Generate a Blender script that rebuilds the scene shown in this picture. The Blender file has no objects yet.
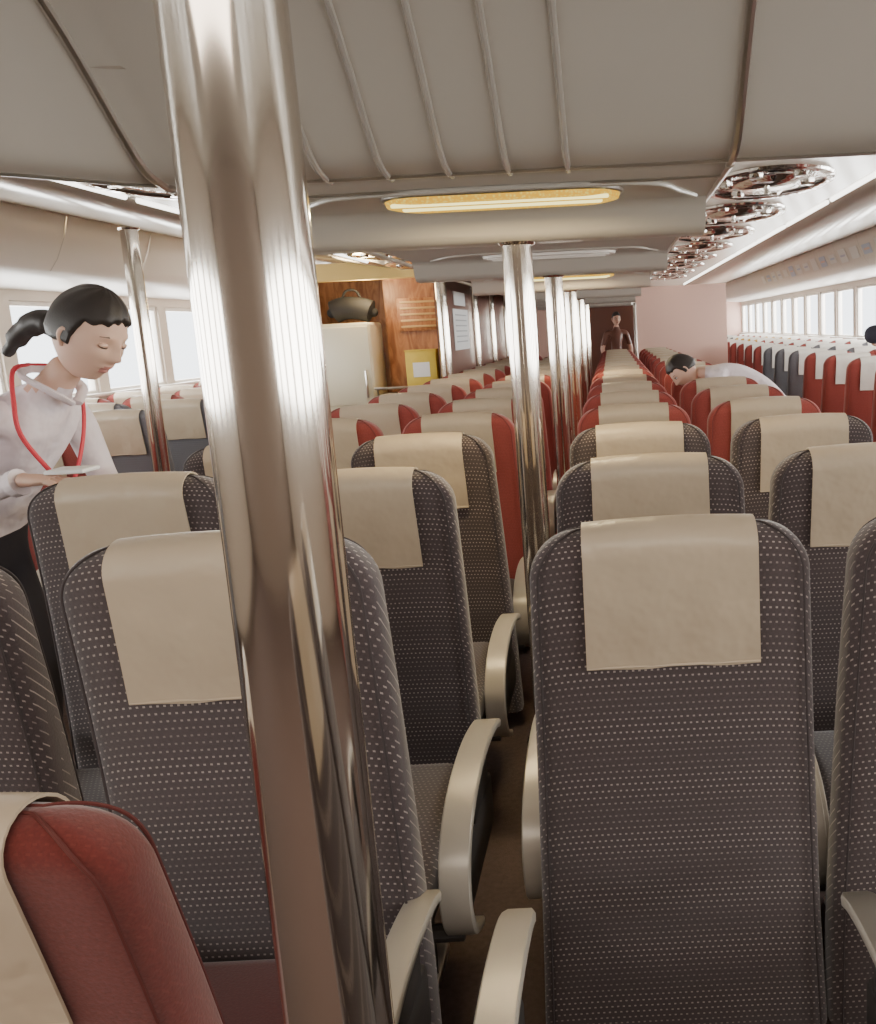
import bpy, bmesh, math, random
from mathutils import Vector, Matrix
random.seed(4)
H=1.5
S=bpy.context.scene
COL=S.collection

# ------------------------------------------------------------------ materials
def base_mat(name,color,rough=.5,metal=0.,noise=None,bump=None,emit=None,estr=0.,spec=.5,sheen=0.):
    m=bpy.data.materials.new(name); m.use_nodes=True
    nt=m.node_tree; b=nt.nodes['Principled BSDF']
    b.inputs['Base Color'].default_value=(*color,1); b.inputs['Roughness'].default_value=rough
    b.inputs['Metallic'].default_value=metal; b.inputs['Specular IOR Level'].default_value=spec
    if sheen: b.inputs['Sheen Weight'].default_value=sheen
    tc=nt.nodes.new('ShaderNodeTexCoord')
    if noise:
        n=nt.nodes.new('ShaderNodeTexNoise'); n.inputs['Scale'].default_value=noise[0]; n.inputs['Detail'].default_value=4
        nt.links.new(tc.outputs['Object'],n.inputs['Vector'])
        mx=nt.nodes.new('ShaderNodeMix'); mx.data_type='RGBA'
        mx.inputs['A'].default_value=(*color,1)
        mx.inputs['B'].default_value=(*[c*noise[1] for c in color],1)
        nt.links.new(n.outputs['Fac'],mx.inputs['Factor']); nt.links.new(mx.outputs['Result'],b.inputs['Base Color'])
    if bump:
        n=nt.nodes.new('ShaderNodeTexNoise'); n.inputs['Scale'].default_value=bump[0]; n.inputs['Detail'].default_value=3
        nt.links.new(tc.outputs['Object'],n.inputs['Vector'])
        bp=nt.nodes.new('ShaderNodeBump'); bp.inputs['Strength'].default_value=bump[1]; bp.inputs['Distance'].default_value=bump[2]
        nt.links.new(n.outputs['Fac'],bp.inputs['Height']); nt.links.new(bp.outputs['Normal'],b.inputs['Normal'])
    if emit:
        b.inputs['Emission Color'].default_value=(*emit,1); b.inputs['Emission Strength'].default_value=estr
    return m

def fabric_dots(name,base,dot,amt=1.0,sx=.0115,sz=.0125):
    m=base_mat(name,base,.9,sheen=.4,spec=.2)
    nt=m.node_tree; b=nt.nodes['Principled BSDF']; N=nt.nodes.new; L=nt.links.new
    tc=N('ShaderNodeTexCoord'); sp=N('ShaderNodeSeparateXYZ'); L(tc.outputs['Object'],sp.inputs[0])
    def M(op,a,bv=None,c=None):
        n=N('ShaderNodeMath'); n.operation=op
        for i,v in enumerate((a,bv,c)):
            if v is None: continue
            if isinstance(v,(int,float)): n.inputs[i].default_value=v
            else: L(v,n.inputs[i])
        return n.outputs[0]
    v=M('DIVIDE',M('ADD',sp.outputs['Z'],M('MULTIPLY',sp.outputs['Y'],1.0)),sz)
    u=M('DIVIDE',sp.outputs['X'],sx)
    row=M('FLOOR',v); par=M('MULTIPLY',M('MODULO',M('ABSOLUTE',row),2.0),.5)
    fu=M('FRACT',M('ADD',u,par)); fv=M('FRACT',v)
    a=M('LESS_THAN',M('ABSOLUTE',M('SUBTRACT',fu,.5)),.19)
    c=M('LESS_THAN',M('ABSOLUTE',M('SUBTRACT',fv,.5)),.13)
    band=M('ADD',.72,M('MULTIPLY',.28,M('SINE',M('MULTIPLY',sp.outputs['Z'],52.))))
    mask=M('MULTIPLY',M('MULTIPLY',M('MULTIPLY',a,c),amt),band)
    n=N('ShaderNodeTexNoise'); n.inputs['Scale'].default_value=220; L(tc.outputs['Object'],n.inputs['Vector'])
    m0=N('ShaderNodeMix'); m0.data_type='RGBA'; m0.inputs['A'].default_value=(*[k*.75 for k in base],1); m0.inputs['B'].default_value=(*[k*1.3 for k in base],1)
    L(n.outputs['Fac'],m0.inputs['Factor'])
    mx=N('ShaderNodeMix'); mx.data_type='RGBA'; L(m0.outputs['Result'],mx.inputs['A']); mx.inputs['B'].default_value=(*dot,1)
    L(mask,mx.inputs['Factor']); L(mx.outputs['Result'],b.inputs['Base Color'])
    bp=N('ShaderNodeBump'); bp.inputs['Strength'].default_value=.25; bp.inputs['Distance'].default_value=.002
    L(n.outputs['Fac'],bp.inputs['Height']); L(bp.outputs['Normal'],b.inputs['Normal'])
    return m

def emis(name,col,s):
    m=bpy.data.materials.new(name); m.use_nodes=True; nt=m.node_tree
    nt.nodes.clear(); o=nt.nodes.new('ShaderNodeOutputMaterial'); e=nt.nodes.new('ShaderNodeEmission')
    e.inputs[0].default_value=(*col,1); e.inputs[1].default_value=s; nt.links.new(e.outputs[0],o.inputs[0]); return m
def diffuser(name):
    m=emis(name,(1,.7,.2),1.25); nt=m.node_tree; e=[n for n in nt.nodes if n.type=='EMISSION'][0]
    tc=nt.nodes.new('ShaderNodeTexCoord'); v=nt.nodes.new('ShaderNodeTexVoronoi'); v.inputs['Scale'].default_value=110
    r=nt.nodes.new('ShaderNodeValToRGB'); r.color_ramp.elements[0].color=(1,.74,.16,1); r.color_ramp.elements[1].position=.6; r.color_ramp.elements[1].color=(.85,.45,.04,1)
    nt.links.new(tc.outputs['Object'],v.inputs['Vector']); nt.links.new(v.outputs['Distance'],r.inputs[0]); nt.links.new(r.outputs[0],e.inputs[0]); return m

F_DARK=fabric_dots('seat_fabric_charcoal',(.072,.054,.055),(.48,.41,.37),.75)
F_RED=fabric_dots('seat_fabric_red',(.30,.060,.050),(.38,.12,.09),.35)
F_MAR=fabric_dots('seat_fabric_maroon',(.14,.027,.022),(.21,.05,.04),.35)
F_BLUE=fabric_dots('seat_fabric_slate',(.15,.145,.16),(.3,.32,.36),.5)
F_YEL=fabric_dots('seat_fabric_yellow',(.6,.36,.08),(.7,.5,.2),.5)
LEATH=base_mat('headrest_leatherette',(.55,.445,.325),.36,noise=(7,.84),bump=(8,.5,.03))
LEATHW=base_mat('headrest_white',(.76,.72,.66),.5,bump=(14,.3,.02))
ARM=base_mat('armrest_grey_plastic',(.50,.455,.39),.33,.2,bump=(200,.1,.001))
DARKP=base_mat('dark_plastic',(.055,.048,.045),.45)
STEEL=base_mat('polished_steel',(.68,.62,.55),.10,1.0)
STEEL2=base_mat('satin_steel',(.6,.57,.53),.28,1.0)
CEIL=base_mat('ceiling_panel_grey',(.47,.43,.375),.32,noise=(1.5,.86))
CEIL2=base_mat('side_ceiling_panel',(.62,.56,.48),.2)
MIRR=base_mat('mirror_chrome',(.75,.73,.70),.08,1.0,bump=(9,.25,.03))
WALLM=base_mat('wall_laminate',(.66,.58,.5),.5)
PANEL=base_mat('overhead_panel_white',(.80,.75,.69),.4)
PINK=base_mat('partition_pink',(.70,.46,.38),.5)
CARP=base_mat('carpet_brown',(.15,.10,.085),.95,noise=(60,.4),bump=(300,.4,.004))
BROWN=base_mat('dark_brown_laminate',(.16,.07,.05),.3)
REARM=base_mat('rear_wall_laminate',(.22,.17,.14),.5)
WHITE=base_mat('white_enamel',(.82,.76,.58),.35)
PAPER=base_mat('paper',(.8,.8,.8),.7)
YELL=base_mat('yellow_carton',(.75,.55,.08),.6,noise=(12,.8))
BLACK=base_mat('black_fabric',(.02,.02,.022),.8)
TUBE=emis('fluorescent_tube',(1,.95,.86),5)
LAMPM=diffuser('lamp_diffuser_yellow')
LAMPC=emis('lamp_tube_core',(1,.85,.32),2.6)
SKIN=base_mat('skin',(.66,.43,.33),.55); SKIN.node_tree.nodes['Principled BSDF'].inputs['Subsurface Weight'].default_value=.05
HAIR=base_mat('hair_black',(.024,.018,.016),.5,bump=(160,.3,.002))
LIP=base_mat('lips',(.5,.22,.19),.5)
EYEW=base_mat('eye_white',(.75,.73,.7),.3); EYEB=base_mat('iris_dark',(.03,.018,.015),.4)
SHIRT=base_mat('shirt_white',(.74,.66,.69),.8,bump=(7,.8,.05))
TROU=base_mat('trousers_black',(.025,.022,.028),.85)
REDL=base_mat('lanyard_red',(.60,.04,.06),.6)
def woodmat():
    m=base_mat('orange_wood',(.5,.2,.06),.4); nt=m.node_tree; b=nt.nodes['Principled BSDF']
    tc=nt.nodes.new('ShaderNodeTexCoord'); mp=nt.nodes.new('ShaderNodeMapping'); mp.inputs['Scale'].default_value=(3,3,.8)
    n=nt.nodes.new('ShaderNodeTexNoise'); n.inputs['Scale'].default_value=4; n.inputs['Detail'].default_value=6; n.inputs['Distortion'].default_value=1.5
    r=nt.nodes.new('ShaderNodeValToRGB'); r.color_ramp.elements[0].position=.35; r.color_ramp.elements[0].color=(.26,.10,.04,1)
    r.color_ramp.elements[1].position=.65; r.color_ramp.elements[1].color=(.50,.24,.11,1)
    nt.links.new(tc.outputs['Object'],mp.inputs[0]); nt.links.new(mp.outputs[0],n.inputs['Vector']); nt.links.new(n.outputs['Fac'],r.inputs[0]); nt.links.new(r.outputs[0],b.inputs['Base Color'])
    return m
WOOD=woodmat()
def glassmat():
    m=bpy.data.materials.new('window_glass'); m.use_nodes=True; nt=m.node_tree; nt.nodes.clear()
    o=nt.nodes.new('ShaderNodeOutputMaterial'); t=nt.nodes.new('ShaderNodeBsdfTransparent'); t.inputs[0].default_value=(.93,.96,.97,1)
    g=nt.nodes.new('ShaderNodeBsdfGlossy'); g.inputs['Roughness'].default_value=.05
    mx=nt.nodes.new('ShaderNodeMixShader'); mx.inputs[0].default_value=.07
    nt.links.new(t.outputs[0],mx.inputs[1]); nt.links.new(g.outputs[0],mx.inputs[2]); nt.links.new(mx.outputs[0],o.inputs[0]); return m
GLASS=glassmat()

# ------------------------------------------------------------------ mesh helpers
def finish(bm,name,mats,loc=(0,0,0),parent=None,ang=42,link=True,recalc=True):
    if recalc: bmesh.ops.recalc_face_normals(bm,faces=bm.faces)
    for f in bm.faces: f.smooth=True
    for e in bm.edges:
        if len(e.link_faces)==2 and e.calc_face_angle(0)>math.radians(ang): e.smooth=False
    me=bpy.data.meshes.new(name); bm.to_mesh(me); bm.free()
    for m in mats: me.materials.append(m)
    if not link: return me
    o=bpy.data.objects.new(name,me); o.location=loc; COL.objects.link(o)
    if parent: o.parent=parent
    return o
def rbox(bm,c,s,r=.01,mi=0,seg=2,R=None):
    t=bmesh.new(); bmesh.ops.create_cube(t,size=1)
    for v in t.verts: v.co=Vector((v.co.x*s[0],v.co.y*s[1],v.co.z*s[2]))
    if r>0: bmesh.ops.bevel(t,geom=t.edges[:],offset=min(r,min(s)*.49),segments=seg,profile=.5,affect='EDGES')
    for v in t.verts:
        if R: v.co=R@v.co
        v.co+=Vector(c)
    for f in t.faces: f.material_index=mi
    me=bpy.data.meshes.new('t'); t.to_mesh(me); t.free(); bm.from_mesh(me); bpy.data.meshes.remove(me)
def loft(bm,rings,mi=0,cap=True,closed=True):
    R=[[bm.verts.new(p) for p in r] for r in rings]; n=len(R[0])
    for a,b in zip(R[:-1],R[1:]):
        for i in range(n if closed else n-1):
            j=(i+1)%n
            try: f=bm.faces.new((a[i],a[j],b[j],b[i])); f.material_index=mi
            except ValueError: pass
    if cap and closed:
        for r in (R[0][::-1],R[-1]):
            f=bm.faces.new(r); f.material_index=mi
def tube(bm,pts,rad,n=12,mi=0,flat=None,rnd=False):
    pts=[Vector(p) for p in pts]
    if not hasattr(rad,'__len__'): rad=[rad]*len(pts)
    rad=list(rad)
    if rnd:
        d0=(pts[0]-pts[1]).normalized(); d1=(pts[-1]-pts[-2]).normalized(); r0,r1=rad[0],rad[-1]
        pts=[pts[0]+d0*r0*.9,pts[0]+d0*r0*.6]+pts+[pts[-1]+d1*r1*.6,pts[-1]+d1*r1*.9]
        rad=[r0*.35,r0*.8]+rad+[r1*.8,r1*.35]
    rings=[]; up=None
    for i,p in enumerate(pts):
        t=(pts[min(i+1,len(pts)-1)]-pts[max(i-1,0)]).normalized()
        if up is None:
            up=Vector((0,0,1)) if abs(t.z)<.9 else Vector((1,0,0))
        s=t.cross(up).normalized(); up2=s.cross(t).normalized(); up=up2
        k=flat or 1.
        rings.append([p+s*math.cos(a)*rad[i]+up2*math.sin(a)*rad[i]*k for a in [2*math.pi*q/n for q in range(n)]])
    loft(bm,rings,mi)
def smoothpath(pts,k=6):
    P=[Vector(p) for p in pts]; out=[]
    for i in range(len(P)-1):
        p0=P[max(i-1,0)];p1=P[i];p2=P[i+1];p3=P[min(i+2,len(P)-1)]
        for q in range(k):
            t=q/k; out.append(.5*((2*p1)+(p2-p0)*t+(2*p0-5*p1+4*p2-p3)*t*t+(3*p1-p0-3*p2+p3)*t**3))
    out.append(P[-1]); return out
def extr_x(bm,prof,x0,x1,mi=0):   # prof (y,z)
    loft(bm,[[Vector((x0,y,z)) for y,z in prof],[Vector((x1,y,z)) for y,z in prof]],mi,cap=False,closed=False)
def extr_y(bm,prof,y0,y1,mi=0):   # prof (x,z)
    loft(bm,[[Vector((x,y0,z)) for x,z in prof],[Vector((x,y1,z)) for x,z in prof]],mi,cap=False,closed=False)

# ------------------------------------------------------------------ seats
ZT=1.15
def seat_mesh(name,fab,cover,rec=6,cl=.52,ax=.297,flare=.04):
    bm=bmesh.new(); tr=math.tan(math.radians(rec))
    zb=.07
    def prof(z):
        hw=.252+flare*(1-(z-zb)/(ZT-zb))
        r=.085
        d=max(0,z-(ZT-r)); hw-=r-math.sqrt(max(0,r*r-d*d))
        hd=.052+.012*(1-(z-zb)/(ZT-zb)); dd=max(0,z-(ZT-.05))/.05
        hd*=math.sqrt(max(0.02,1-dd*dd))
        return hw,hd
    def arch(x,z): return z-.014*(x/.25)**2*max(0,min(1,(z-.85)/.3))
    def tilt(x,y,z):
        z2=arch(x,z); yy=y-(max(z,.3)-.40)*tr+.012*math.sin((z-.3)/.85*math.pi)
        return Vector((x,yy,z2))
    zs=[zb+(ZT-.1-zb)*i/16 for i in range(17)]+[ZT-.1+.1*math.sin(math.pi/2*i/14) for i in range(1,15)]
    rings=[]; N=44
    for z in zs:
        hw,hd=prof(z); r=[]
        for q in range(N):
            a=2*math.pi*q/N; c,s=math.cos(a),math.sin(a); p=2/4.5
            x=hw*math.copysign(abs(c)**p,c); y=hd*math.copysign(abs(s)**p,s)
            r.append(tilt(x,y,z))
        rings.append(r)
    loft(bm,rings,0)
    for sgn in (-1,1):
        pts=[]
        for z in zs: 
            hw,hd=prof(z); pts.append(tilt(-hw*.93,sgn*hd*.93,z))
        pts2=[Vector((-p.x,p.y,p.z)) for p in pts[::-1]]
        tube(bm,pts+pts2,.0024,6,1)
    # headrest cover
    w=.155; prof2=[]; Y=.0595
    for i in range(9): prof2.append((-Y,ZT-.265+.215*i/8,i/8))
    for i in range(1,12):
        a=math.pi*i/12; prof2.append((-Y*math.cos(a),ZT-.05+.0555*math.sin(a),1))
    for i in range(7): prof2.append((Y,ZT-.05-.16*i/6,1-i/6))
    g=[]
    for k,(y,z,t) in enumerate(prof2):
        row=[]
        for j in range(17):
            u=j/8-1; ww=w+.004*(1-t)
            x=u*ww; rip=.0018*math.sin(j*1.1+1)*(1-t)
            row.append(bm.verts.new(tilt(x,y+(-rip if y<0 else rip)-( .002 if y<0 else 0)*(1-t),z)+Vector((0,0,.002*math.cos(j*.7)*(1-t)))))
        g.append(row)
    fs=[]
    for a,b in zip(g[:-1],g[1:]):
        for j in range(16):
            f=bm.faces.new((a[j],a[j+1],b[j+1],b[j])); f.material_index=2; fs.append(f)
    bmesh.ops.recalc_face_normals(bm,faces=fs)
    bmesh.ops.solidify(bm,geom=fs,thickness=-.004)
    hem=[tilt(u/8*(w+.003),-Y-.006,ZT-.262) for u in range(-8,9)]
    tube(bm,hem,.0024,6,2)
    # cushion
    rbox(bm,(0,.04+cl/2,.375),(.50,cl,.13),.045,0,4)
    rbox(bm,(0,.04+cl/2,.29),(.46,cl-.04,.05),.01,3)
    # arms
    path=smoothpath([(0,.64,.485),(0,.56,.515),(0,.42,.535),(0,.28,.53),(0,.17,.50),(0,.10,.44),(0,.085,.36),(0,.12,.29),(0,.2,.25)],5)
    for sx in (-ax,ax):
        rings=[]
        for i,p in enumerate(path):
            t=(path[min(i+1,len(path)-1)]-path[max(i-1,0)]).normalized(); nrm=Vector((0,-t.z,t.y))
            hw=.031*min(1,.75+i/8); th=.010
            c=p+Vector((sx,0,0)); r=[]
            for dx,dn in ((-1,-.6),(-.9,-1),(.9,-1),(1,-.6),(1,.6),(.9,1),(-.9,1),(-1,.6)):
                r.append(c+Vector((dx*hw,0,0))+nrm*dn*th)
            rings.append(r)
        loft(bm,rings,4)
        rbox(bm,(sx,.33,.345),(.022,.42,.13),.01,3)
        rbox(bm,(sx,.40,.47),(.02,.2,.13),.008,3)
    for sx in (-.17,.17):
        tube(bm,[(sx,.1,.28),(sx,.16,.14),(sx,.2,.015)],.016,8,3)
        tube(bm,[(sx,.37,.28),(sx,.35,.14),(sx,.34,.015)],.016,8,3)
        rbox(bm,(sx,.27,.012),(.045,.36,.024),.006,5)
    tube(bm,[(-ax,.14,.27),(ax,.14,.27)],.018,8,3); tube(bm,[(-ax,.36,.27),(ax,.36,.27)],.018,8,3)
    bc=fab.node_tree.nodes['Principled BSDF'].inputs['Base Color'].default_value
    pipe=base_mat(name+'_piping',tuple(c*.75 for c in bc[:3]),.8)
    return finish(bm,name,[fab,pipe,cover,DARKP,ARM,STEEL2],link=False)
SM={'d':seat_mesh('seat_charcoal',F_DARK,LEATH),'dn':seat_mesh('seat_charcoal_narrow',F_DARK,LEATH,6,.52,.297,.012),'r':seat_mesh('seat_red',F_RED,LEATH),
    'b':seat_mesh('seat_slate',F_BLUE,LEATHW),'bc':seat_mesh('seat_slate_cream',F_BLUE,LEATH),'rw':seat_mesh('seat_red_white',F_RED,LEATHW),
    'y':seat_mesh('seat_yellow',F_YEL,LEATHW),'R':seat_mesh('seat_reclined',F_DARK,LEATH,39,.34),'m':seat_mesh('seat_maroon',F_MAR,LEATH,12,.52,.36)}
def seat(k,x,y,s=1.):
    o=bpy.data.objects.new('passenger_seat',SM[k]); o.location=(x,y,0); o.scale=(s,s,s); COL.objects.link(o); return o
CX=[-1.30,-.70,.085,.67]
seat('m',-.735,.965,.93); seat('R',.085,.80); seat('R',.68,.80)
for i in range(1,18):
    y=1.67+.81*(i-1)
    if y>14.3: break
    for j,x in enumerate(CX):
        if i==1 and j==1: seat('dn',-.672,1.54,1.035)
        elif i==1 and j==0: seat('dn',-1.36,1.66)
        elif i==2 and j==0: seat('d',-1.25,2.36,1.03)
        elif i==2 and j==1: seat('dn',-.70,2.48)
        else: seat('d' if i<=3 else 'r',x,y+random.uniform(-.01,.01))
for i in range(0,26):
    y=2.6+.81*i
    for j,x in enumerate((2.17,2.77,3.37)):
        if y<9.2: k='rw'
        elif y<12.: k='b'
        elif y<16: k='rw'
        elif y<19: k='y'
        else: k='b' if j%2 else 'rw'
        seat(k,x,y)
    for j,x in enumerate((-2.98,-3.57,-4.14)):
        if y>7.2 and j==0: continue
        k='r' if (i==3 or i>5) else 'bc'
        seat(k,x,y-.35)

# ------------------------------------------------------------------ room shell
XL,XR,Y0,Y1=-4.47,3.75,-4.,26.
def mirx(x): return -.72-x
bm=bmesh.new(); rbox(bm,((XL+XR)/2,(Y0+Y1)/2,-.05),(XR-XL+.2,Y1-Y0+.2,.1),0); finish(bm,'floor',[CARP])
WT,WB=H+.42,H-.36
for side,x,sg in (('right',XR,1),('left',XL,-1)):
    bm=bmesh.new(); t=.1; xc=x+sg*t/2; L=Y1-Y0; yc=(Y0+Y1)/2
    rbox(bm,(xc,yc,WB/2),(t,L,WB),0); rbox(bm,(xc,yc,(WT+2.7)/2),(t,L,2.7-WT),0)
    n=25; p=L/n
    for i in range(n+1): rbox(bm,(xc,Y0+i*p,(WT+WB)/2),(t,.16,WT-WB),.0)
    finish(bm,'wall_'+side,[WALLM])
    b2=bmesh.new(); w=p-.16; h=WT-WB
    for zz in (-h/2+.02,h/2-.02): rbox(b2,(0,0,zz),(.06,w,.04),.008)
    for yy in (-w/2+.02,w/2-.02): rbox(b2,(0,yy,0),(.06,.04,h),.008)
    rbox(b2,(0,0,0),(.008,w-.04,h-.04),0,1)
    wm=finish(b2,'window_mesh_'+side,[PANEL,GLASS],link=False)
    for i in range(n):
        o=bpy.data.objects.new('window_%d'%(i+1+(0 if sg>0 else n)),wm); o.location=(xc,Y0+(i+.5)*p,(WT+WB)/2); COL.objects.link(o)
    b3=bmesh.new(); rbox(b3,(x-sg*.03,yc,WB+.0),(.08,L,.03),.01); finish(b3,'trim_%d'%(1 if sg>0 else 2),[PANEL])
bm=bmesh.new(); rbox(bm,((XL+XR)/2,Y1+.05,1.35),(XR-XL+.2,.1,2.7),0); finish(bm,'wall_front',[PINK])
bm=bmesh.new(); rbox(bm,((XL+XR)/2,Y0-.05,1.35),(XR-XL+.2,.1,2.7),0); finish(bm,'wall_rear',[REARM])

soff=[(Y0,1.10),(.4,1.10),(1.0,1.07),(1.35,1.01),(1.65,.92),(1.88,.81),(2.05,.70),(2.17,.60),(2.28,.50),(2.36,.44),(2.44,.418),(2.50,.415)]
soffP=[(p.x,p.y+H) for p in smoothpath([(a,b,0) for a,b in soff],4)]
SX0,SX1=-1.05,.33
YL=2.12
def shiftL(x,a):
    k=max(0,min(1,(SX0-x)/.45)); k=k*k*(3-2*k)
    return a-(2.5-YL)*k*max(0,min(1,(a-.2)/1.2))
bm=bmesh.new()
xs=[XL]+[SX0-.45+.45*i/8 for i in range(9)]+[XR]
loft(bm,[[Vector((x,shiftL(x,a),b)) for a,b in soffP] for x in xs],0,cap=False,closed=False)
for xa,xb in zip(xs[:-2],xs[1:-1]):
    bm.faces.new([bm.verts.new(v) for v in ((xa,shiftL(xa,2.5),H+.415),(xb,shiftL(xb,2.5),H+.415),(xb,shiftL(xb,2.5),H+1.2),(xa,shiftL(xa,2.5),H+1.2))])
extr_x(bm,[(2.50,H+.415),(2.50,H+1.2)],SX1,XR,0)
sp=[(2.50,.415),(2.52,.405),(2.98,.40)]
beams=[3.12,5.1,7.2,9.3,11.4,13.5]
for i,b in enumerate(beams):
    sp+=[(b-.12,.395),(b-.09,.37),(b-.07,.32),(b-.04,.295),(b+.06,.292),(b+.10,.33),(b+.14,.385),(b+.2,.40)]
sp+=[(Y1,.40)]
extr_x(bm,[(a,H+c) for a,c in sp],SX0,SX1,0)
for x in (SX0,SX1):
    for (a,c),(a2,c2) in zip(sp[:-1],sp[1:]):
        f=bm.faces.new([bm.verts.new(v) for v in ((x,a,H+c),(x,a2,H+c2),(x,a2,H+.62),(x,a,H+.62))])
side=[(SX1,.62),(1.2,.62),(1.2,.66),(1.3,.66),(1.3,.64),(2.2,.80),(3.0,.95)]
extr_y(bm,[(x,H+z) for x,z in side],2.5,Y1,1)
extr_y(bm,[(mirx(x)if i else SX0,H+z) for i,(x,z) in enumerate(side)],YL,Y1,1)
finish(bm,'ceiling',[CEIL,CEIL2],recalc=False,ang=30)
for nme,mx,ys in (('overhead_panel',lambda x:x,2.5),('overhead_panel',mirx,YL)):
    bm=bmesh.new()
    extr_y(bm,[(mx(x),H+z) for x,z in ((3.0,.95),(2.99,.93),(3.03,.80),(3.10,.66),(3.16,.58),(3.26,.54),(3.75,.50))],ys,Y1,0)
    for i in range(20):
        y=3+i*1.15
        extr_y(bm,[(mx(x),H+z) for x,z in ((2.982,.935),(3.02,.80),(3.09,.655),(3.152,.575))],y,y+.012,1)
    finish(bm,nme,[PANEL,STEEL2],recalc=False)
bm=bmesh.new()
cols=[base_mat('notice_%d'%i,c,.6) for i,c in enumerate([(.62,.68,.8),(.85,.62,.52),(.88,.87,.85),(.62,.62,.72)])]
for i in range(26):
    y=4.2+i*.55
    RR=Matrix.Rotation(math.radians(-22),3,'Y')
    rbox(bm,(3.042,y,H+.75),(.004,.34,.12+.03*(i%3)),0,2 if i%2 else i%4,R=RR)
    rbox(bm,(3.039,y,H+.75),(.003,.22,.025),0,(i+1)%4,R=RR)
finish(bm,'notice_stickers',cols)

bm=bmesh.new()
def follow(x,rad,y0=-1.,end=2.5):
    pts=[Vector((x,shiftL(x,a),b)) for a,b in soffP if a>=y0 and a<=end+.01]
    tube(bm,pts,rad,8,0)
for x in (-.72,-.56,-.40,-.245,-.09,1.25,2.2,-2.0,-3.0): follow(x,.0085)
finish(bm,'trim_3',[base_mat('seam_trim',(.56,.52,.47),.25,.5)])
bm=bmesh.new()
for x in (SX0-.08,SX1+.01):
    follow(x,.012)
    tube(bm,[(x,shiftL(x,2.5),H+.41),(x,8,H+.395),(x,15.3,H+.395)],.012,8,0)
tube(bm,[(x,shiftL(x,2.46),H+.413) for x in xs],.006,6,0)
tube(bm,[(SX0,2.62,H+.398),(SX1,2.62,H+.398)],.004,6,0)
finish(bm,'trim_4',[STEEL2])

def lamp(y,on):
    root=bpy.data.objects.new('ceiling_lamp',None); COL.objects.link(root); root.location=(-.30,y,H+.398)
    bm=bmesh.new()
    def pill(hx,hy,z,n=12):
        r=hy; pts=[]
        for i in range(n+1):
            a=-math.pi/2+math.pi*i/n; pts.append(Vector((hx-r+r*math.cos(a),r*math.sin(a),z)))
        for i in range(n+1):
            a=math.pi/2+math.pi*i/n; pts.append(Vector((-(hx-r)+r*math.cos(a),r*math.sin(a),z)))
        return pts
    loft(bm,[pill(.36,.13,.02),pill(.36,.13,-.004),pill(.355,.125,-.008),pill(.35,.12,-.007)],0)
    loft(bm,[pill(.35,.12,-.006),pill(.345,.115,-.020),pill(.32,.09,-.026)],1)
    tube(bm,[(-.29,-.02,-.027),(.29,-.02,-.027)],.007,8,2,rnd=True)
    tube(bm,[(-.31,-.09,-.025),(.31,-.09,-.025)],.006,8,2,rnd=True)
    finish(bm,'housing_and_diffuser',[STEEL2,LAMPM if on else PANEL,LAMPC if on else PANEL],parent=root)
    bm=bmesh.new()
    fr=smoothpath([(-.66,.17,.0),(-.60,.04,-.002),(-.46,-.13,-.002),(-.2,-.17,-.002),(.2,-.17,-.002),(.44,-.13,-.002),(.53,0.04,-.002),(.59,.17,.0)],5)
    tube(bm,fr,.008,8,0); finish(bm,'recess_frame',[CEIL],parent=root)
for i,y in enumerate([2.79,4.85,6.95,9.05,11.15,13.25]): lamp(y,i==0 or i==2)

for x,ns in ((1.25,10),(mirx(1.25),4)):
    bm=bmesh.new()
    for i in range(ns):
        y=2.7+i*1.25
        rbox(bm,(x,y+.6,H+.647),(.07,1.2,.02),.005,1); tube(bm,[(x,y+.03,H+.627),(x,y+1.17,H+.627)],.013,8,0)
    finish(bm,'strip_light',[TUBE,STEEL2])
def unit(x,y):
    bm=bmesh.new()
    def el(rx,ry,z,n=36): return [Vector((rx*math.cos(2*math.pi*i/n),ry*math.sin(2*math.pi*i/n),z)) for i in range(n)]
    loft(bm,[el(.30,.50,.0),el(.295,.495,-.010),el(.26,.45,-.013),el(.25,.44,-.005),el(.14,.26,-.006),el(.12,.24,-.018),el(.03,.05,-.022)],0)
    for k in range(6):
        a=k*1.047; tube(bm,[(.19*math.cos(a),.34*math.sin(a),-.004),(.19*math.cos(a),.34*math.sin(a),-.018)],.03,14,0)
    tube(bm,[(0,0,-.01),(0,0,-.05)],.012,10,0)
    finish(bm,'ceiling_air_vent_unit',[MIRR],loc=(x,y,H+.62))
for i in range(8):
    unit(.76,4.35+i*1.15); unit(mirx(.90),3.5+i*1.15)

def pole(x,y,zt,r=.05):
    bm=bmesh.new()
    tube(bm,[(0,0,0),(0,0,zt)],r,64,0)
    tube(bm,[(0,0,0),(0,0,.012),(0,0,.02)],[r*1.7,r*1.65,r*1.1],40,0)
    tube(bm,[(0,0,zt),(0,0,zt-.006),(0,0,zt-.01)],[r*1.25,r*1.2,r*1.02],40,0)
    return finish(bm,'support_pole',[STEEL],loc=(x,y,0))
pole(-.30,.785,2.585,.051)
for y in (3.12,5.1,7.2,9.3,11.4): pole(-.30,y,H+.293)
pole(-2.60,5.1,H+.66,.045)

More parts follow.
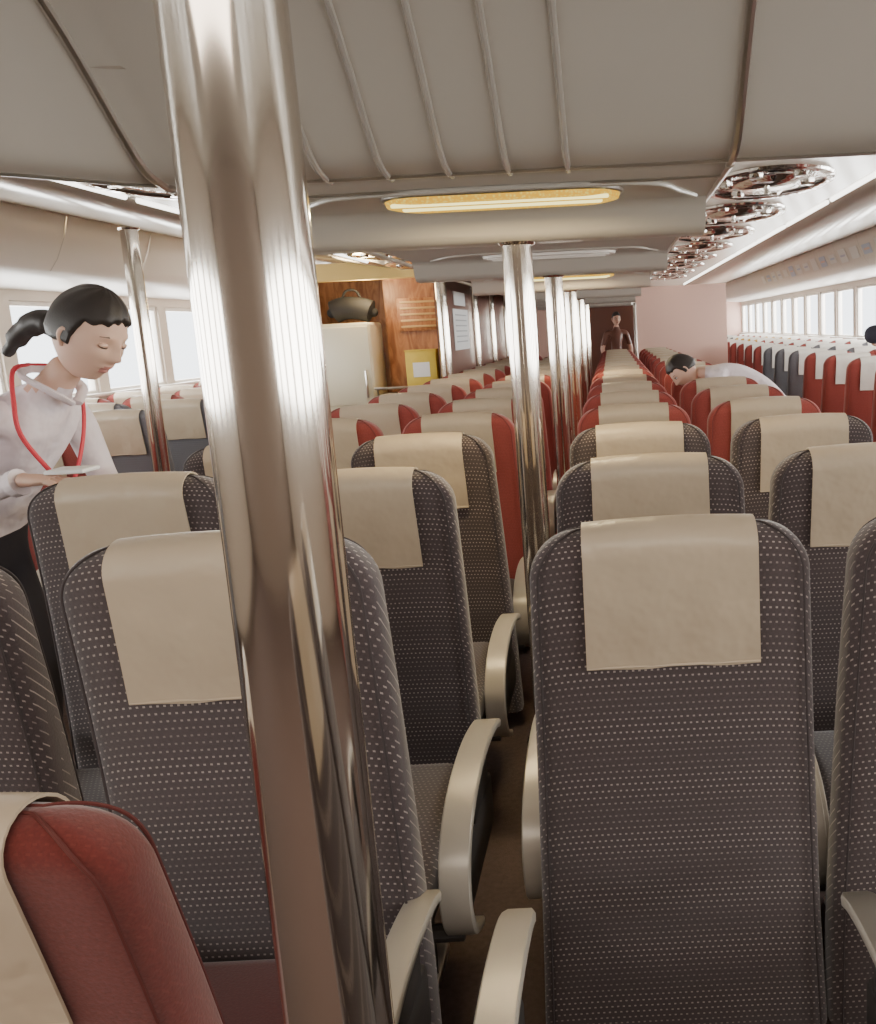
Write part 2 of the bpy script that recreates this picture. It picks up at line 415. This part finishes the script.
bm=bmesh.new(); YP=15.3
rbox(bm,((.42+1.95)/2,YP,1.06),(1.53,.12,2.12),0,0)
rbox(bm,((-1.6-.38)/2,YP,1.06),(1.22,.12,2.12),0,0)
rbox(bm,(.02,YP,2.05),(.8,.12,.16),0,0)
finish(bm,'wall_partition',[PINK])
bm=bmesh.new()
for x in (-.38,.42): rbox(bm,(x,YP-.09,.94),(.05,.05,1.88),.008)
rbox(bm,(.02,YP-.09,1.86),(.85,.05,.05),.008)
rbox(bm,(.02,YP+1.2,.93),(1.4,.05,1.86),.0,1)
finish(bm,'door_1',[STEEL2,BROWN])

# ------------------------------------------------------------------ galley
bm=bmesh.new()
rbox(bm,(-3.22,11.9,1.08),(.06,6.8,2.16),0,0)
rbox(bm,(-1.62,12.0,1.05),(.06,6.6,2.1),0,1)
rbox(bm,(-2.42,10.2,1.1),(1.6,.06,2.2),0,2)
rbox(bm,(-2.42,8.7,2.13),(1.6,.12,.16),0,3)
rbox(bm,(-1.93,9.2,1.1),(.62,.05,2.1),0,2)
finish(bm,'wall_galley',[WALLM,BROWN,WOOD,base_mat('galley_yellow',(.75,.55,.18),.5)])
bm=bmesh.new()
for y in (8.68,10.7,12.2,13.8):
    tube(bm,[(-1.58,y,0),(-1.58,y,2.1)],.055,20,0)
finish(bm,'trim_5',[STEEL])
bm=bmesh.new()
rbox(bm,(-1.583,9.75,H+.05),(.006,.95,.42),0,0); rbox(bm,(-1.583,9.75,H+.37),(.006,.7,.14),0,0)
for k in range(6): rbox(bm,(-1.579,9.75,H+.20-k*.055),(.003,.7,.012),0,1)
finish(bm,'wall_notice',[PAPER,base_mat('print_grey',(.45,.45,.47),.7)])
bm=bmesh.new()
rbox(bm,(0,0,.83),(.5,.5,1.66),.03,0,3); rbox(bm,(0,-.262,1.25),(.48,.03,.75),.015,0); rbox(bm,(0,-.262,.45),(.48,.03,.75),.015,0)
tube(bm,[(.19,-.3,.95),(.19,-.3,1.2)],.012,8,1,rnd=True); tube(bm,[(.19,-.3,.55),(.19,-.3,.78)],.012,8,1,rnd=True)
finish(bm,'refrigerator',[WHITE,STEEL2],loc=(-2.55,9.0,0))
bm=bmesh.new()
rbox(bm,(0,0,.47),(.58,.42,.9),.01,0); rbox(bm,(0,-.02,.94),(.62,.46,.04),.008,1)
for s in(-1,1):
    rbox(bm,(s*.145,-.22,.5),(.27,.02,.75),.008,0); tube(bm,[(s*.05,-.25,.62),(s*.05,-.25,.78)],.008,8,1)
tube(bm,[(-.30,-.27,1.03),(.30,-.27,1.03)],.012,8,1,rnd=True)
for s in(-.28,.28): tube(bm,[(s,-.24,.95),(s,-.27,1.03)],.01,8,1)
finish(bm,'galley_counter',[WHITE,STEEL2],loc=(-1.96,8.88,0))
bm=bmesh.new(); rbox(bm,(0,0,.20),(.30,.22,.40),.008,0); rbox(bm,(0,-.112,.22),(.16,.004,.14),0,1); rbox(bm,(0,0,.405),(.31,.23,.012),.002,0)
finish(bm,'cardboard_box',[YELL,PAPER],loc=(-1.84,8.88,.963))
bm=bmesh.new()
tube(bm,smoothpath([(-.2,0,.10),(-.08,0,.14),(.08,0,.13),(.2,0,.09)],4),[.05]+[.11]*11+[.05],14,0,rnd=True)
tube(bm,smoothpath([(-.1,0,.2),(-.05,0,.3),(.05,0,.3),(.1,0,.2)],4),.012,8,0)
finish(bm,'travel_bag',[BLACK],loc=(-2.5,8.95,1.665))
bm=bmesh.new()
rbox(bm,(0,0,0),(.42,.03,.32),.006,0)
for k in range(5): rbox(bm,(0,-.02,-.12+k*.06),(.36,.012,.02),.004,1)
finish(bm,'vent_grille',[WOOD,base_mat('grille_tan',(.6,.42,.2),.4)],loc=(-1.9,9.15,1.72))

# ------------------------------------------------------------------ people
def skin_into(bm,verts,edges,radii,matfn,name):
    me=bpy.data.meshes.new('sk'); me.from_pydata([tuple(v) for v in verts],edges,[]); me.update()
    o=bpy.data.objects.new('sk',me); COL.objects.link(o)
    s=o.modifiers.new('s','SKIN'); s.use_smooth_shade=True; s.branch_smoothing=.6
    sv=me.skin_vertices[0].data
    for i,r in enumerate(radii):
        sv[i].radius=(r,r) if not hasattr(r,'__len__') else r; sv[i].use_root=(i==0)
    u=o.modifiers.new('u','SUBSURF'); u.levels=2; u.render_levels=2
    dg=bpy.context.evaluated_depsgraph_get(); m2=bpy.data.meshes.new_from_object(o.evaluated_get(dg))
    t=bmesh.new(); t.from_mesh(m2)
    for f in t.faces: f.material_index=matfn(f.calc_center_median())
    t.to_mesh(m2); t.free(); bm.from_mesh(m2)
    bpy.data.objects.remove(o,do_unlink=True); bpy.data.meshes.remove(me); bpy.data.meshes.remove(m2)
def g(x,s): return math.exp(-(x/s)**2)
def head(bm,c,fwd,up,k,mS,mH,mL,mW,mB,tail=None,lids=False):
    f=Vector(fwd).normalized(); s=Vector(up).cross(f).normalized(); u=f.cross(s).normalized(); c=Vector(c)
    T=lambda x,y,z: c+(f*x+s*y+u*z)*k
    nU,nV=80,72
    def base(th,ph):
        x=math.sin(ph)*math.cos(th); y=math.sin(ph)*math.sin(th); z=math.cos(ph)
        X=.094*x; Yy=.074*y; Z=.116*z
        if Z<-.02:
            q=(-.02-Z)/.096; Yy*=1-.28*q; 
            if x<0: X*=1-.45*q
        if x<0 and Z>-.02: X*=1.06
        return X,Yy,Z
    def feat(X,Y,Z):
        if X>.02:
            w=min(1,(X-.02)/.03)
            X-=.004*w*g(Y,.05)*g(Z-.01,.05)
            X+=w*.011*g(Y,.010)*g(Z-.008,.020)+w*.021*g(Y,.012)*g(Z+.018,.014)+w*.006*g(abs(Y)-.012,.007)*g(Z+.024,.008)
            X-=w*.007*g(abs(Y)-.031,.016)*g(Z-.010,.011)
            X+=w*.004*g(abs(Y)-.03,.02)*g(Z-.033,.008)
            X+=w*.007*g(Y,.022)*g(Z+.050,.007)+w*.006*g(Y,.018)*g(Z+.063,.007)-w*.004*g(Y,.025)*g(Z+.0565,.003)
            X+=w*.010*g(Y,.022)*g(Z+.095,.016)
            X+=w*.004*g(abs(Y)-.04,.018)*g(Z+.02,.02)
        return X,Y,Z
    rows=[]
    for j in range(1,nV):
        ph=math.pi*j/nV; rows.append([T(*feat(*base(2*math.pi*i/nU,ph))) for i in range(nU)])
    n0=len(bm.faces); loft(bm,rows,mS); bm.faces.ensure_lookup_table()
    for fc in bm.faces[n0:]:
        d=(fc.calc_center_median()-c)/k; X,Y,Z=d.dot(f),d.dot(s),d.dot(u)
        if X>.06 and abs(Y)<.020-.4*abs(Z+.0565) and abs(Z+.0565)<.010: fc.material_index=mL
    rows=[]
    for j in range(1,nV):
        ph=math.pi*j/nV; r=[]
        for i in range(nU):
            th=2*math.pi*i/nU; X,Y,Z=base(th,ph)
            m=max((Z-.060+.35*abs(Y)-.003*math.sin(Y*260))/.018, min((-X+.030+.25*max(0,Z))/.018,(Z+.040+max(0,-X)*.35)/.03))
            m=max(0,min(1,m)); m=m*m*(3-2*m); sc=.78+.33*m+ .006*m*math.sin(th*13+ph*4)
            r.append(T(X*sc,Y*sc,Z*sc))
        rows.append(r)
    loft(bm,rows,mH)
    for sg in (-1,1):
        ex=.0755
        e=[]
        for j in range(1,8):
            ph=math.pi*j/8; e.append([T(ex+.0085*math.sin(ph)*math.cos(a),sg*.031+.014*math.sin(ph)*math.sin(a),.010+.0065*math.cos(ph)) for a in [2*math.pi*q/12 for q in range(12)]])
        loft(bm,e,mS if lids else mW)
        if lids:
            tube(bm,[T(.081,sg*.018,.007),T(.0845,sg*.029,.0042),T(.081,sg*.038,.005),T(.073,sg*.046,.009)],[.0008*k,.0015*k,.0017*k,.001*k],6,mB)
        else:
            e=[]
            for j in range(1,8):
                ph=math.pi*j/8; e.append([T(ex+.004+.006*math.sin(ph)*math.cos(a),sg*.031+.006*math.sin(ph)*math.sin(a),.009+.006*math.cos(ph)) for a in [2*math.pi*q/12 for q in range(12)]])
            loft(bm,e,mB)
            tube(bm,[T(.084,sg*.017,.013),T(.0845,sg*.031,.0185),T(.073,sg*.046,.013)],[.0015*k,.002*k,.0012*k],6,mB)
        tube(bm,[T(.0825,sg*.016,.029),T(.0825,sg*.03,.034),T(.070,sg*.046,.030)],[.0012*k,.0018*k,.0008*k],6,mB)
        tube(bm,smoothpath([T(-.002,sg*.070,-.03),T(-.008,sg*.081,-.005),T(-.004,sg*.079,.012),T(.008,sg*.073,.010)],3),[.006*k]*10,8,mS,rnd=True)
    if tail: tube(bm,smoothpath([T(*p) for p in tail[0]],5),tail[1],14,mH,rnd=True)
def hand(bm,w,d,nrm,k,mi,curl=.5,side=1):
    d=Vector(d).normalized(); nrm=Vector(nrm); s=d.cross(nrm).normalized()*side; n=s.cross(d).normalized()*side; w=Vector(w)
    rings=[]
    for t,hw,ht in ((-.01,.024,.020),(.01,.030,.018),(.04,.038,.016),(.07,.041,.014),(.085,.036,.010)):
        rings.append([w+(d*t+s*hw*math.cos(a)+n*ht*math.sin(a))*k for a in [2*math.pi*q/14 for q in range(14)]])
    loft(bm,rings,mi)
    for i,(off,L) in enumerate(((-.030,.066),(-.010,.076),(.010,.072),(.029,.058))):
        p=w+(d*.078+s*off)*k; pts=[p]; a=0
        for q,fr in enumerate((.45,.3,.25)):
            a+=curl*(.6 if q==0 else .8); p=p+(d*math.cos(a)-n*math.sin(a))*L*fr*k+s*off*.06*k; pts.append(p)
        tube(bm,pts,[.0092*k,.0088*k,.008*k,.0068*k],10,mi,rnd=True)
    p=w+(d*.02-s*.028)*k
    tube(bm,[p,p+(d*.025-s*.02-n*.006)*k,p+(d*.05-s*.026-n*.018)*k,p+(d*.068-s*.02-n*.028)*k],[.012*k,.011*k,.010*k,.008*k],10,mi,rnd=True)
def figure(name,O,fd,J,mats,matfn,headdef,extra=None,hands=(),k=1.,lids=False):
    O=Vector(O); f=Vector((fd[0],fd[1],0)).normalized(); s=Vector((0,0,1)).cross(f); 
    P=lambda a,b,c: O+f*a+s*b+Vector((0,0,c))
    names=list(J.keys()); idx={n:i for i,n in enumerate(names)}
    E=[('pel','wai'),('wai','che'),('che','uch'),('uch','nek'),('nek','hed')]
    for q in 'lr': E+=[('uch','sh'+q),('sh'+q,'ua'+q),('ua'+q,'el'+q),('el'+q,'fa'+q),('fa'+q,'wr'+q),('pel','hi'+q),('hi'+q,'kn'+q),('kn'+q,'ca'+q),('ca'+q,'an'+q),('an'+q,'to'+q)]
    bm=bmesh.new()
    inv=lambda v:((v-O).dot(f),(v-O).dot(s),v.z-O.z)
    skin_into(bm,[P(*J[n][0]) for n in names],[(idx[a],idx[b]) for a,b in E],[J[n][1] for n in names],lambda v:matfn(*inv(v)),name)
    hc,hf,hu,hk,tail=headdef
    D=lambda v:f*v[0]+s*v[1]+Vector((0,0,v[2]))
    head(bm,P(*hc),D(hf),D(hu),hk,1,2,3,4,5,tail,lids)
    for (w,d,n,kk,cu,sd) in hands: hand(bm,P(*w),D(d),D(n),kk,1,cu,sd)
    if extra: extra(bm,P,D)
    return finish(bm,name,mats,ang=60)
MT=[SHIRT,SKIN,HAIR,LIP,EYEW,EYEB,TROU,REDL,PAPER]
def mids(J):
    for q in 'lr':
        a,b,c=J['sh'+q],J['el'+q],J['wr'+q]
        mid=lambda p,r,t:tuple(p[i]*(1-t)+r[i]*t for i in range(3))
        J['ua'+q]=(mid(a[0],b[0],.5),.050); J['fa'+q]=(mid(b[0],c[0],.4),.041)
        J['ca'+q]=(mid(J['kn'+q][0],J['an'+q][0],.35),.055)
    return J
J=mids({'pel':((-.10,0,.93),.13),'wai':((-.01,0,1.06),.12),'che':((.09,0,1.21),.138),'uch':((.18,0,1.33),.105),'nek':((.26,0,1.41),.055),'hed':((.34,0,1.48),.048),
 'shl':((.18,.155,1.335),.058),'ell':((.20,.22,1.10),.045),'wrl':((.34,.10,1.06),.028),
 'shr':((.14,-.165,1.335),.064),'elr':((.08,-.23,1.10),.050),'wrr':((.31,-.22,1.158),.030),
 'hil':((-.10,.09,.86),.09),'knl':((-.03,.10,.49),.06),'anl':((-.07,.10,.10),.038),'tol':((.06,.10,.045),.036),
 'hir':((-.10,-.09,.86),.09),'knr':((-.03,-.10,.49),.06),'anr':((-.07,-.10,.10),.038),'tor':((.06,-.10,.045),.036)})
def wm(a,b,c):
    if c<.97: return 6
    if c>1.40 and a>.21 and abs(b)<.08: return 1
    if a>.31 and c<1.22: return 1
    return 0
def wex(bm,P,D):
    tube(bm,smoothpath([P(.325,-.01,1.355),P(.30,-.068,1.40),P(.225,-.07,1.445),P(.19,0,1.465),P(.225,.07,1.445),P(.30,.068,1.40),P(.325,.01,1.355)],4),.016,8,0,flat=.6)
    tube(bm,smoothpath([P(.19,0,1.475),P(.215,-.088,1.46),P(.24,-.130,1.37),P(.255,-.140,1.28),P(.285,-.10,1.18),P(.30,-.05,1.11)],5),.007,6,7)
    tube(bm,smoothpath([P(.19,0,1.475),P(.215,.080,1.46),P(.28,.08,1.38),P(.31,.04,1.28),P(.31,0,1.18),P(.30,-.03,1.11)],5),.006,6,7)
    rbox(bm,P(.30,-.04,1.07),(.06,.006,.085),.003,8)
    tube(bm,[P(.28,-.22,1.148),P(.305,-.22,1.156)],[.038,.039],14,0)
    rbox(bm,P(.43,-.17,1.178),(.11,.09,.012),.004,8)
woman=figure('cabin_attendant',(-1.93,2.76,0),(.985,-.17),J,MT,wm,
  ((.405,0,1.555),(.85,-.08,-.52),(.52,0,.85),1.16,([(-.075,0,-.02),(-.105,0,-.03),(-.14,0,-.04),(-.18,.0,-.09),(-.20,0,-.16)],[.042]*3+[.030]*3+[.036]*8+[.030]*4+[.018]*3)),
  wex,hands=(((.32,-.22,1.160),(1,.1,-.02),(0,0,1),1.0,.45,1),((.34,.10,1.06),(1,-.2,0),(0,0,1),1.0,.35,-1)),lids=True)

Jb=mids({'pel':((-.02,0,.90),.13),'wai':((.10,0,1.02),.12),'che':((.26,0,1.10),.135),'uch':((.40,0,1.13),.105),'nek':((.48,0,1.13),.05),'hed':((.54,0,1.14),.045),
 'shl':((.38,.17,1.10),.058),'ell':((.44,.22,.86),.042),'wrl':((.50,.16,.66),.028),
 'shr':((.38,-.17,1.10),.058),'elr':((.44,-.22,.86),.042),'wrr':((.50,-.16,.66),.028),
 'hil':((-.04,.09,.85),.09),'knl':((.02,.1,.48),.06),'anl':((-.02,.1,.10),.04),'tol':((.10,.1,.045),.036),
 'hir':((-.04,-.09,.85),.09),'knr':((.02,-.1,.48),.06),'anr':((-.02,-.1,.10),.04),'tor':((.10,-.1,.045),.036)})
def mb(a,b,c):
    if c<.93 and abs(b)<.19 and a<.3: return 6
    if a>.47 and c>1.0 and abs(b)<.1: return 1
    if c<.78: return 1
    return 0
figure('bending_passenger',(1.10,6.12,0.03),(-1,0.1),Jb,MT,mb,((.62,0,1.15),(.6,.3,-.8),(.8,0,.6),1.0,None),None,
   hands=(((.50,.16,.66),(.2,-.1,-1),(1,0,0),1,.4,-1),((.50,-.16,.66),(.2,.1,-1),(1,0,0),1,.4,1)))
def standing(x,y,fw,shirt,arm=0,h=1.0):
    J=mids({'pel':((0,0,.95),.125),'wai':((0,0,1.08),.115),'che':((0,0,1.24),.135),'uch':((0,0,1.38),.10),'nek':((.01,0,1.47),.052),'hed':((.03,0,1.55),.048),
    'shl':((0,.18,1.39),.058),'ell':((-.02,.26 +arm*.16,1.13+arm*.27),.050),'wrl':((.10+.12*arm,.24+.10*arm,.90+arm*.48),.030),
    'shr':((0,-.18,1.39),.058),'elr':((-.02,-.26,1.12),.042),'wrr':((.10,-.24,.90),.028),
    'hil':((0,.09,.88),.09),'knl':((.02,.1,.50),.062),'anl':((-.02,.1,.10),.04),'tol':((.12,.1,.045),.036),
    'hir':((0,-.09,.88),.09),'knr':((.02,-.1,.50),.062),'anr':((-.02,-.1,.10),.04),'tor':((.12,-.1,.045),.036)})
    def mf(a,b,c):
        if c<.96 and abs(b)<.2: return 6
        if c>1.49: return 1
        if arm and b>.1: return 1 if a>.08 else 0
        if abs(b)>.19 and (c<1.18): return 1
        return 0
    m=list(MT); m[0]=shirt
    wl=J['wrl'][0]; el=J['ell'][0]
    dl=tuple(wl[i]-el[i] for i in range(3))
    return figure('standing_passenger',(x,y,0),fw,J,m,mf,((.04,0,1.63),(1,0,-.1),(0,0,1),1.0,None),None,
       hands=((wl,dl,(1,0,0),1,.4,-1),((.10,-.24,.90),(.3,0,-1),(1,0,0),1,.4,1)))
standing(.10,16.1,(.3,-1),BROWN)
standing(1.69,4.45,(0,1),base_mat('navy_shirt',(.03,.03,.05),.8),1)

# ------------------------------------------------------------------ lights
def area(name,loc,rot,sx,sy,p,c):
    l=bpy.data.lights.new(name,'AREA'); l.shape='RECTANGLE'; l.size=sx; l.size_y=sy; l.energy=p; l.color=c
    o=bpy.data.objects.new(name,l); o.location=loc; o.rotation_euler=rot; COL.objects.link(o); return o
L=Y1-Y0
area('daylight_right',(XR+.35,(Y0+Y1)/2,H+.30),(0,math.radians(90),0),1.5,L,2400,(1,.93,.86))
area('daylight_left',(XL-.35,(Y0+Y1)/2,H+.30),(0,math.radians(-90),0),1.5,L,1900,(1,.93,.86))
def pl(name,loc,e,c,r=.1):
    l=bpy.data.lights.new(name,'POINT'); l.energy=e; l.color=c; l.shadow_soft_size=r
    o=bpy.data.objects.new(name,l); o.location=loc; COL.objects.link(o)
area('ceiling_lamp_glow',(-.30,2.79,H+.36),(0,0,0),.6,.1,14,(1,.8,.45))
area('ceiling_lamp_glow_b',(-.30,6.95,H+.36),(0,0,0),.6,.1,14,(1,.8,.45))
pl('galley_light',(-2.3,8.75,H+.45),16,(1,.75,.4))
area('rear_cabin_light',(-.3,-1.2,2.5),(0,0,0),2.5,1.2,75,(1,.88,.76))
w=bpy.data.worlds.new('sky'); S.world=w; w.use_nodes=True
bg=w.node_tree.nodes['Background']; bg.inputs[0].default_value=(.97,.97,1,1); bg.inputs[1].default_value=5

# ------------------------------------------------------------------ camera
cd=bpy.data.cameras.new('camera'); cam=bpy.data.objects.new('camera',cd); COL.objects.link(cam)
cd.sensor_width=36; cd.lens=36*900/1024; cd.shift_x=(438-618)/1024; cd.shift_y=-30/1024; cd.clip_start=.02; cd.clip_end=200
cam.matrix_world=Matrix.Translation((0,0,H))@Matrix.Rotation(math.radians(90-9.8),4,'X')@Matrix.Rotation(math.radians(-2.9),4,'Z')
S.camera=cam
